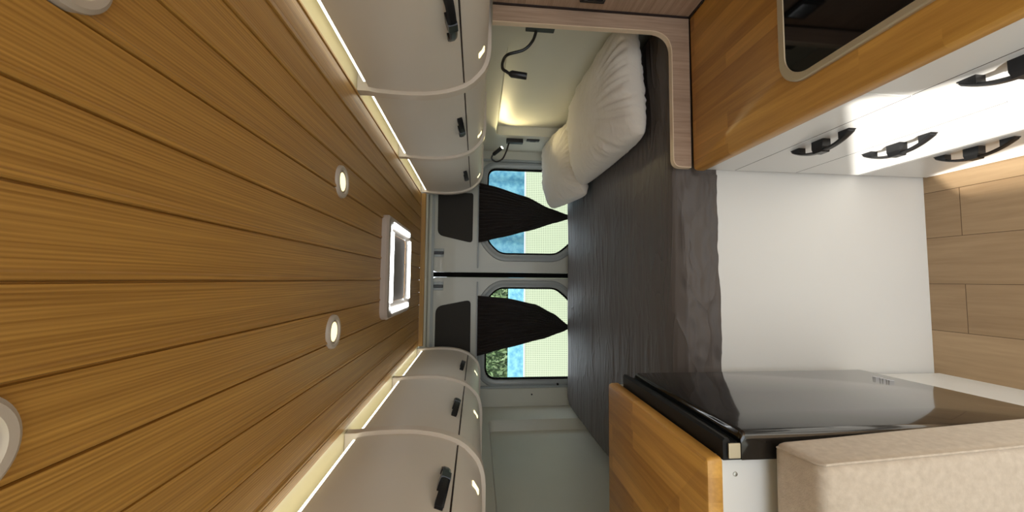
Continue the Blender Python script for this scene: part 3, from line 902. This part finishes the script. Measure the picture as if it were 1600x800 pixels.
bm = B()
out = round_poly([(0.354, -0.6), (0.8755, -0.6), (0.8755, 1.1645), (0.354, 1.1645)], [0, 0, 0, 0.022], 6)
rings = []
for o_, z in ((-0.010, 0.842), (-0.003, 0.8445), (0, 0.850), (0, 0.868), (-0.003, 0.8745), (-0.010, WT)):
    rings.append([bm.verts.new((p[0], p[1], z)) for p in offset_poly(out, o_)])
n = len(out)
for r0, r1 in zip(rings, rings[1:]):
    for i in range(n): bm.faces.new((r0[i], r0[(i + 1) % n], r1[(i + 1) % n], r1[i]))
bm.faces.new(rings[0][::-1]); bm.faces.new(rings[-1])
wt = obj('kitchen_worktop', bm, M['butcher'], smooth=True)
setp(wt, 'long glued wood worktop on the white kitchen units', 'worktop')
# clip far edges to avoid poking: bed side handled by offset

sl = thing('glass_hob_lid', (0.64, 0.40, WT), 'black glass lid with rounded steel rim set in the kitchen worktop', 'glass lid')
outer = rrect(0.432, 0.84, 0.08, 0.795, 0.07, 10); inner = rrect(0.449, 0.824, 0.096, 0.775, 0.058, 10)
bm = B(); rings = []
for poly_, z in ((outer, WT + 0.0005), (outer, WT + 0.006), (offset_poly(outer, -0.003), WT + 0.0085), (offset_poly(inner, 0.002), WT + 0.0085), (inner, WT + 0.005)):
    rings.append([bm.verts.new((p[0], p[1], z)) for p in poly_])
n = len(outer)
for r0, r1 in zip(rings, rings[1:]):
    for i in range(n): bm.faces.new((r0[i], r0[(i + 1) % n], r1[(i + 1) % n], r1[i]))
obj('steel_rim', bm, M['steel'], sl, smooth=True)
obj('glass', plate(B(), offset_poly(inner, 0.001), [], 'Z', WT + 0.0005, WT + 0.0065), M['darkglass'], sl)

# ================================================================== FRIDGE SIDE
ST = 1.160
bm = B()
outp = round_poly([(-0.8785, 0.662), (-0.311, 0.662), (-0.311, 1.176), (-0.8785, 1.176)], [0, 0.010, 0.018, 0], 5)
rings = []
for o_, z in ((-0.004, 1.130), (-0.001, 1.132), (0, 1.135), (0, 1.152), (-0.003, 1.158), (-0.008, ST)):
    rings.append([bm.verts.new((p[0], p[1], z)) for p in offset_poly(outp, o_)])
n = len(outp)
for r0, r1 in zip(rings, rings[1:]):
    for i in range(n): bm.faces.new((r0[i], r0[(i + 1) % n], r1[(i + 1) % n], r1[i]))
bm.faces.new(rings[0][::-1]); bm.faces.new(rings[-1])
setp(obj('fridge_worktop', bm, M['butcher'], smooth=True), 'short glued wood top covering the fridge cabinet', 'worktop')

fc = thing('fridge_cabinet', (-0.6, 0.92, 0), 'white cabinet housing the black fridge, between bench and bed', 'cabinet')
obj('side_panel', bx(-0.8785, -0.318, 0.688, 0.702, 0.0, 1.1295, bev=0.001), M['white'], fc)
obj('rear_side_panel', bx(-0.8785, -0.318, 1.155, 1.17, 0.0, 1.1295, bev=0.001), M['white'], fc)
obj('plinth', bx(-0.318, -0.302, 0.688, 1.185, 0.0, 0.345, bev=0.001), M['white'], fc)
obj('edge_strip', bx(-0.3995, -0.314, 0.6845, 0.688, 1.122, 1.1295), M['alu'], fc)
obj('screw', lathe(B(), [(0.0045, 0.0), (0.004, -0.002), (0.0015, -0.0025)], (-0.352, 0.688, 1.091), 'Y', 12), M['alu'], fc)

fr = thing('fridge', (-0.5, 0.92, 0.36), 'glossy black fridge under the short wood top, door facing the kitchen', 'fridge')
obj('body', bx(-0.80, -0.318, 0.706, 1.15, 0.362, 1.126, bev=0.004), M['black'], fr)
# door: rounded slab, slightly tapered, with grip recess along the top
bm = B()
dy0, dy1, dz0, dz1 = 0.664, 1.134, 0.352, 1.128
cs = []   # cross-section in (x,z): front rounded at top
prof = [(-0.3165, dz0), (-0.276, dz0), (-0.268, dz0 + 0.004), (-0.266, dz0 + 0.012), (-0.267, 1.084), (-0.269, 1.090), (-0.275, 1.094), (-0.3165, 1.094)]
N = 10
ys = [dy0, dy0 + 0.002, dy0 + 0.006, dy0 + 0.012, dy0 + 0.10, (dy0 + dy1) / 2, dy1 - 0.012, dy1 - 0.006, dy1 - 0.002, dy1]
ins = [0.014, 0.007, 0.002, 0, 0, 0, 0, 0.002, 0.007, 0.014]
rings = []
for yv, q in zip(ys, ins):
    sl_ = (yv - dy0) / (dy1 - dy0)
    rings.append([bm.verts.new((max(-0.3165, x - (q if x > -0.31 else 0) - 0.006 * sl_), yv, z)) for x, z in prof])
k = len(prof)
for r0, r1 in zip(rings, rings[1:]):
    for i in range(k): bm.faces.new((r0[i], r0[(i + 1) % k], r1[(i + 1) % k], r1[i]))
bm.faces.new(rings[0][::-1]); bm.faces.new(rings[-1])
fd = obj('door', bm, M['glossblack'], fr, smooth=True, label='glossy black fridge door')
gp = [(-0.3165, 1.0945), (-0.290, 1.0945), (-0.288, 1.100), (-0.290, 1.108), (-0.286, 1.114), (-0.279, 1.117), (-0.278, 1.124), (-0.283, dz1), (-0.3165, dz1)]
obj('grip_rail', extrude_profile(B(), gp, dy0 + 0.002, dy1 - 0.002), M['grip'], fr, smooth=True, label='matt black grip rail along the door top')
obj('hinge_cap', bx(-0.312, -0.286, 0.6605, 0.664, 1.098, 1.120, bev=0.001), M['steel'], fd, label='small metal hinge cap')
# maker's badge: small raised slanted strokes
bg_ = B()
yy = 1.035
for j, (w_, tilt) in enumerate(((0.007, .3), (0.006, -.3), (0.007, .3), (0.005, 0), (0.008, .3), (0.006, -.3))):
    x = -0.2665 - 0.006 * (yy - dy0) / (dy1 - dy0)
    a0 = yy; a1 = yy - 0.003
    vs = [(a0, 0.408), (a1, 0.408), (a1 - tilt * 0.008, 0.420), (a0 - tilt * 0.008, 0.420)]
    f0 = [bg_.verts.new((x + 0.0012, p[0], p[1])) for p in vs]; f1 = [bg_.verts.new((x - 0.001, p[0], p[1])) for p in vs]
    for i in range(4): bg_.faces.new((f0[i], f0[(i + 1) % 4], f1[(i + 1) % 4], f1[i]))
    bg_.faces.new(f0); bg_.faces.new(f1)
    yy -= w_ + 0.003
obj('badge', bg_, M['badge'], fd, label='small silver maker badge')

# bench with backrest cushion
bn = thing('bench_box', (-0.66, 0.35, 0), 'white bench box under the beige backrest cushion', 'bench')
obj('box', bx(-0.878, -0.46, 0.02, 0.684, 0.0, 0.36, bev=0.003), M['white'], bn)
obj('seat_pad', bx(-0.878, -0.455, 0.01, 0.684, 0.362, 0.44, bev=0.02, seg=3), M['uph'], bn)
def cushion():
    bm = B()
    x0 = -0.872
    zt, zb = 1.040, 0.445
    NU, NV = 40, 40
    # build as subdivided rounded box then taper
    box(bm, x0, -0.281, 0.560, 0.659, zb, zt, bev=0.016, seg=4)
    bmesh.ops.subdivide_edges(bm, edges=[e for e in bm.edges if e.calc_length() > 0.06], cuts=14, use_grid_fill=True)
    for v in bm.verts:
        k = (zt - v.co.z) / (zt - zb)
        if v.co.x > -0.6: v.co.x += 0.036 * k * (v.co.x + 0.6) / 0.32
        # slight puff on the front face and softly sagging top
        fx = (v.co.x - x0) / 0.6; fz = (v.co.z - zb) / (zt - zb)
        if v.co.y < 0.585: v.co.y -= 0.012 * math.sin(PI * min(1, max(0, fx))) * math.sin(PI * min(1, max(0, fz)))
        v.co.y += 0.002 * noise.noise(v.co * 8)
        v.co.z -= 0.005 * (1 if v.co.z > 1.0 else 0) * max(0, (0.646 - v.co.y)) / 0.09
    return bm
cu = thing('backrest_cushion', (-0.58, 0.625, 0.445), 'beige linen backrest cushion standing on the bench beside the fridge', 'cushion')
obj('cover', cushion(), M['uph'], cu, smooth=True)
bm = B()
tube(bm, spline([(-0.290, 0.650, 1.0375), (-0.286, 0.615, 1.036), (-0.2835, 0.572, 1.030), (-0.279, 0.564, 1.0), (-0.268, 0.562, 0.80), (-0.252, 0.562, 0.5)], 6), 0.0022, 6)
obj('piping', bm, M['uph'], cu, smooth=True)

# ================================================================== READING LAMPS, SWITCH
def reading_lamp(mount, neck, head, lit, label):
    (y0, y1, z0, z1) = mount
    base = ((RX), (y0 + y1) / 2, z0)
    t = thing('reading_lamp', base, label, 'lamp', 'black gooseneck reading lamps')
    obj('mount', bx(RX - 0.028, RX - 0.0005, y0, y1, z0, z1, bev=0.003), M['black'], t)
    obj('gooseneck', tube(B(), spline(neck, 10), 0.0055, 10), M['black'], t, smooth=True)
    a, b_ = Vector(head[0]), Vector(head[1]); d = (b_ - a).normalized()
    L = (b_ - a).length
    hd = obj('head', tube(B(), [a - d * 0.006, a, a + d * 0.004, a + d * L * .9, b_], [0.006, 0.010, 0.0125, 0.0125, 0.0118], 18), M['black'], t, smooth=True)
    if lit:
        obj('bulb', tube(B(), [b_ - d * 0.004, b_ + d * 0.0015, b_ + d * 0.003], [0.0095, 0.0095, 0.004], 16), M['bulb'], hd, smooth=True, label='glowing warm bulb')
        li = bpy.data.lights.new('reading_light', 'SPOT'); li.energy = 2.8; li.color = (1, 0.82, 0.42); li.spot_size = math.radians(110); li.spot_blend = 0.6; li.shadow_soft_size = 0.01
        lo = bpy.data.objects.new('reading_light', li); COL.objects.link(lo)
        lo.parent = t; lo.location = b_ + d * 0.012 - Vector(base); lo.rotation_euler = (d * 0.25 + Vector((0.13, -0.51, -0.11))).to_track_quat('-Z', 'Y').to_euler()
reading_lamp((1.30, 1.335, 1.300, 1.405), [(0.905, 1.325, 1.365), (0.885, 1.36, 1.375), (0.862, 1.38, 1.405), (0.842, 1.385, 1.465), (0.80, 1.36, 1.484), (0.762, 1.34, 1.486), (0.748, 1.335, 1.472), (0.742, 1.335, 1.462)],
             ((0.741, 1.335, 1.458), (0.735, 1.335, 1.399)), False, 'unlit black gooseneck lamp hanging beside the wood look panel')
reading_lamp((2.46, 2.495, 1.275, 1.385), [(0.915, 2.475, 1.36), (0.895, 2.475, 1.37), (0.845, 2.478, 1.385), (0.795, 2.48, 1.41), (0.775, 2.475, 1.45), (0.79, 2.468, 1.480), (0.812, 2.463, 1.476)],
             ((0.816, 2.460, 1.470), (0.850, 2.420, 1.417)), True, 'lit black gooseneck lamp with looped neck near the rear window')
us = thing('wall_switch', (RX - 0.008, 2.43, 1.19), 'small black switch plate beside the lit reading lamp', 'switch')
obj('plate', bx(RX - 0.009, RX - 0.0005, 2.462, 2.492, 1.165, 1.252, bev=0.003), M['black'], us)
obj('rocker', bx(RX - 0.012, RX - 0.009, 2.468, 2.486, 1.19, 1.228, bev=0.001), M['glossblack'], us)

# ================================================================== OUTSIDE
setp(obj('ground', bx(-12, 14, -9, 16, -0.62, -0.52), M['ground']), 'pale gravel ground outside the van', 'ground', kind='structure')
pf = thing('perforated_fence', (0.5, 5.0, -0.5), 'cream perforated sheet fence seen through the rear windows', 'fence')
obj('sheet', bx(-6, 8, 5.0, 5.03, -0.45, 0.93), M['fence'], pf)
obj('top_rail', bx(-6, 8, 4.99, 5.04, 0.93, 0.945), M['frame'], pf)
for i in range(8):
    obj('post', bx(-5.95 + i * 1.95, -5.90 + i * 1.95, 5.03, 5.08, -0.52, 0.93, bev=0.004), M['frame'], pf)
tw = B()
NX = 120
a = []; b2 = []
for i in range(NX + 1):
    x = 0.35 + 6.0 * i / NX
    y = 6.6 + 0.03 * math.sin(i * 0.9)
    a.append(tw.verts.new((x, y, -0.52))); b2.append(tw.verts.new((x, y + 0.0, 2.6)))
for i in range(NX): tw.faces.new((a[i], a[i + 1], b2[i + 1], b2[i]))
bmesh.ops.solidify(tw, geom=tw.faces[:], thickness=0.02)
setp(obj('blue_site_hoarding', tw, M['blue'], smooth=True), 'blue ribbed screen standing beyond the fence, behind the right window', 'screen')
setp(obj('blue_low_wall', bx(-6, 0.3, 6.5, 6.6, -0.52, 1.02, bev=0.02), M['blue']), 'low blue wall beyond the fence, behind the left window', 'wall')
def tree(x, y, h, label, seed):
    random.seed(seed)
    t = thing('garden_tree', (x, y, -0.52), label, 'tree', 'trees beyond the fence')
    bm = B()
    tube(bm, spline([(x, y, -0.52), (x + 0.05, y, 0.4), (x - 0.03, y + 0.02, 1.0), (x + 0.04, y, h * .8)], 5), [0.09 - 0.055 * i / 15 for i in range(16)], 8)
    for k in range(5):
        an = random.random() * 6.28; zz = 0.7 + 0.3 * k
        tube(bm, [(x, y, zz), (x + .3 * math.cos(an), y + .3 * math.sin(an), zz + .3), (x + .6 * math.cos(an), y + .6 * math.sin(an), zz + .7)], [0.03, .02, .008], 6)
    obj('trunk', bm, M['bark'], t, smooth=True)
    bm = B()
    for _ in range(2600):
        r = random.random() ** .4; th = random.random() * 6.28; ph = math.acos(2 * random.random() - 1)
        c = Vector((x + .95 * r * math.sin(ph) * math.cos(th), y + .7 * r * math.sin(ph) * math.sin(th), 1.45 + 0.85 * r * math.cos(ph)))
        q = Euler((random.random() * 6, random.random() * 6, random.random() * 6)).to_matrix()
        s = 0.05
        bm.faces.new([bm.verts.new(c + q @ Vector(p) * s) for p in ((-1, 0, 0), (0, -.45, .1), (1, 0, 0), (0, .45, .1))])
    obj('crown', bm, M['leaf'], t)
random.seed(4)
bm = B()
box(bm, -6.0, 1.2, 7.45, 7.6, -0.52, 1.6)
for _ in range(9000):
    c = Vector((random.uniform(-5, 1.2), random.uniform(7.2, 7.5), random.uniform(-0.2, 2.2)))
    q = Euler((random.random() * 6, random.random() * 6, random.random() * 6)).to_matrix()
    bm.faces.new([bm.verts.new(c + q @ Vector(p) * 0.06) for p in ((-1, 0, 0), (0, -.45, .1), (1, 0, 0), (0, .45, .1))])
setp(obj('garden_hedge', bm, M['leaf']), 'leafy green hedge beyond the fence, behind the left rear window', 'hedge')
tree(-0.1, 9.2, 1.8, 'leafy green tree between the two rear windows, beyond the fence', 8)
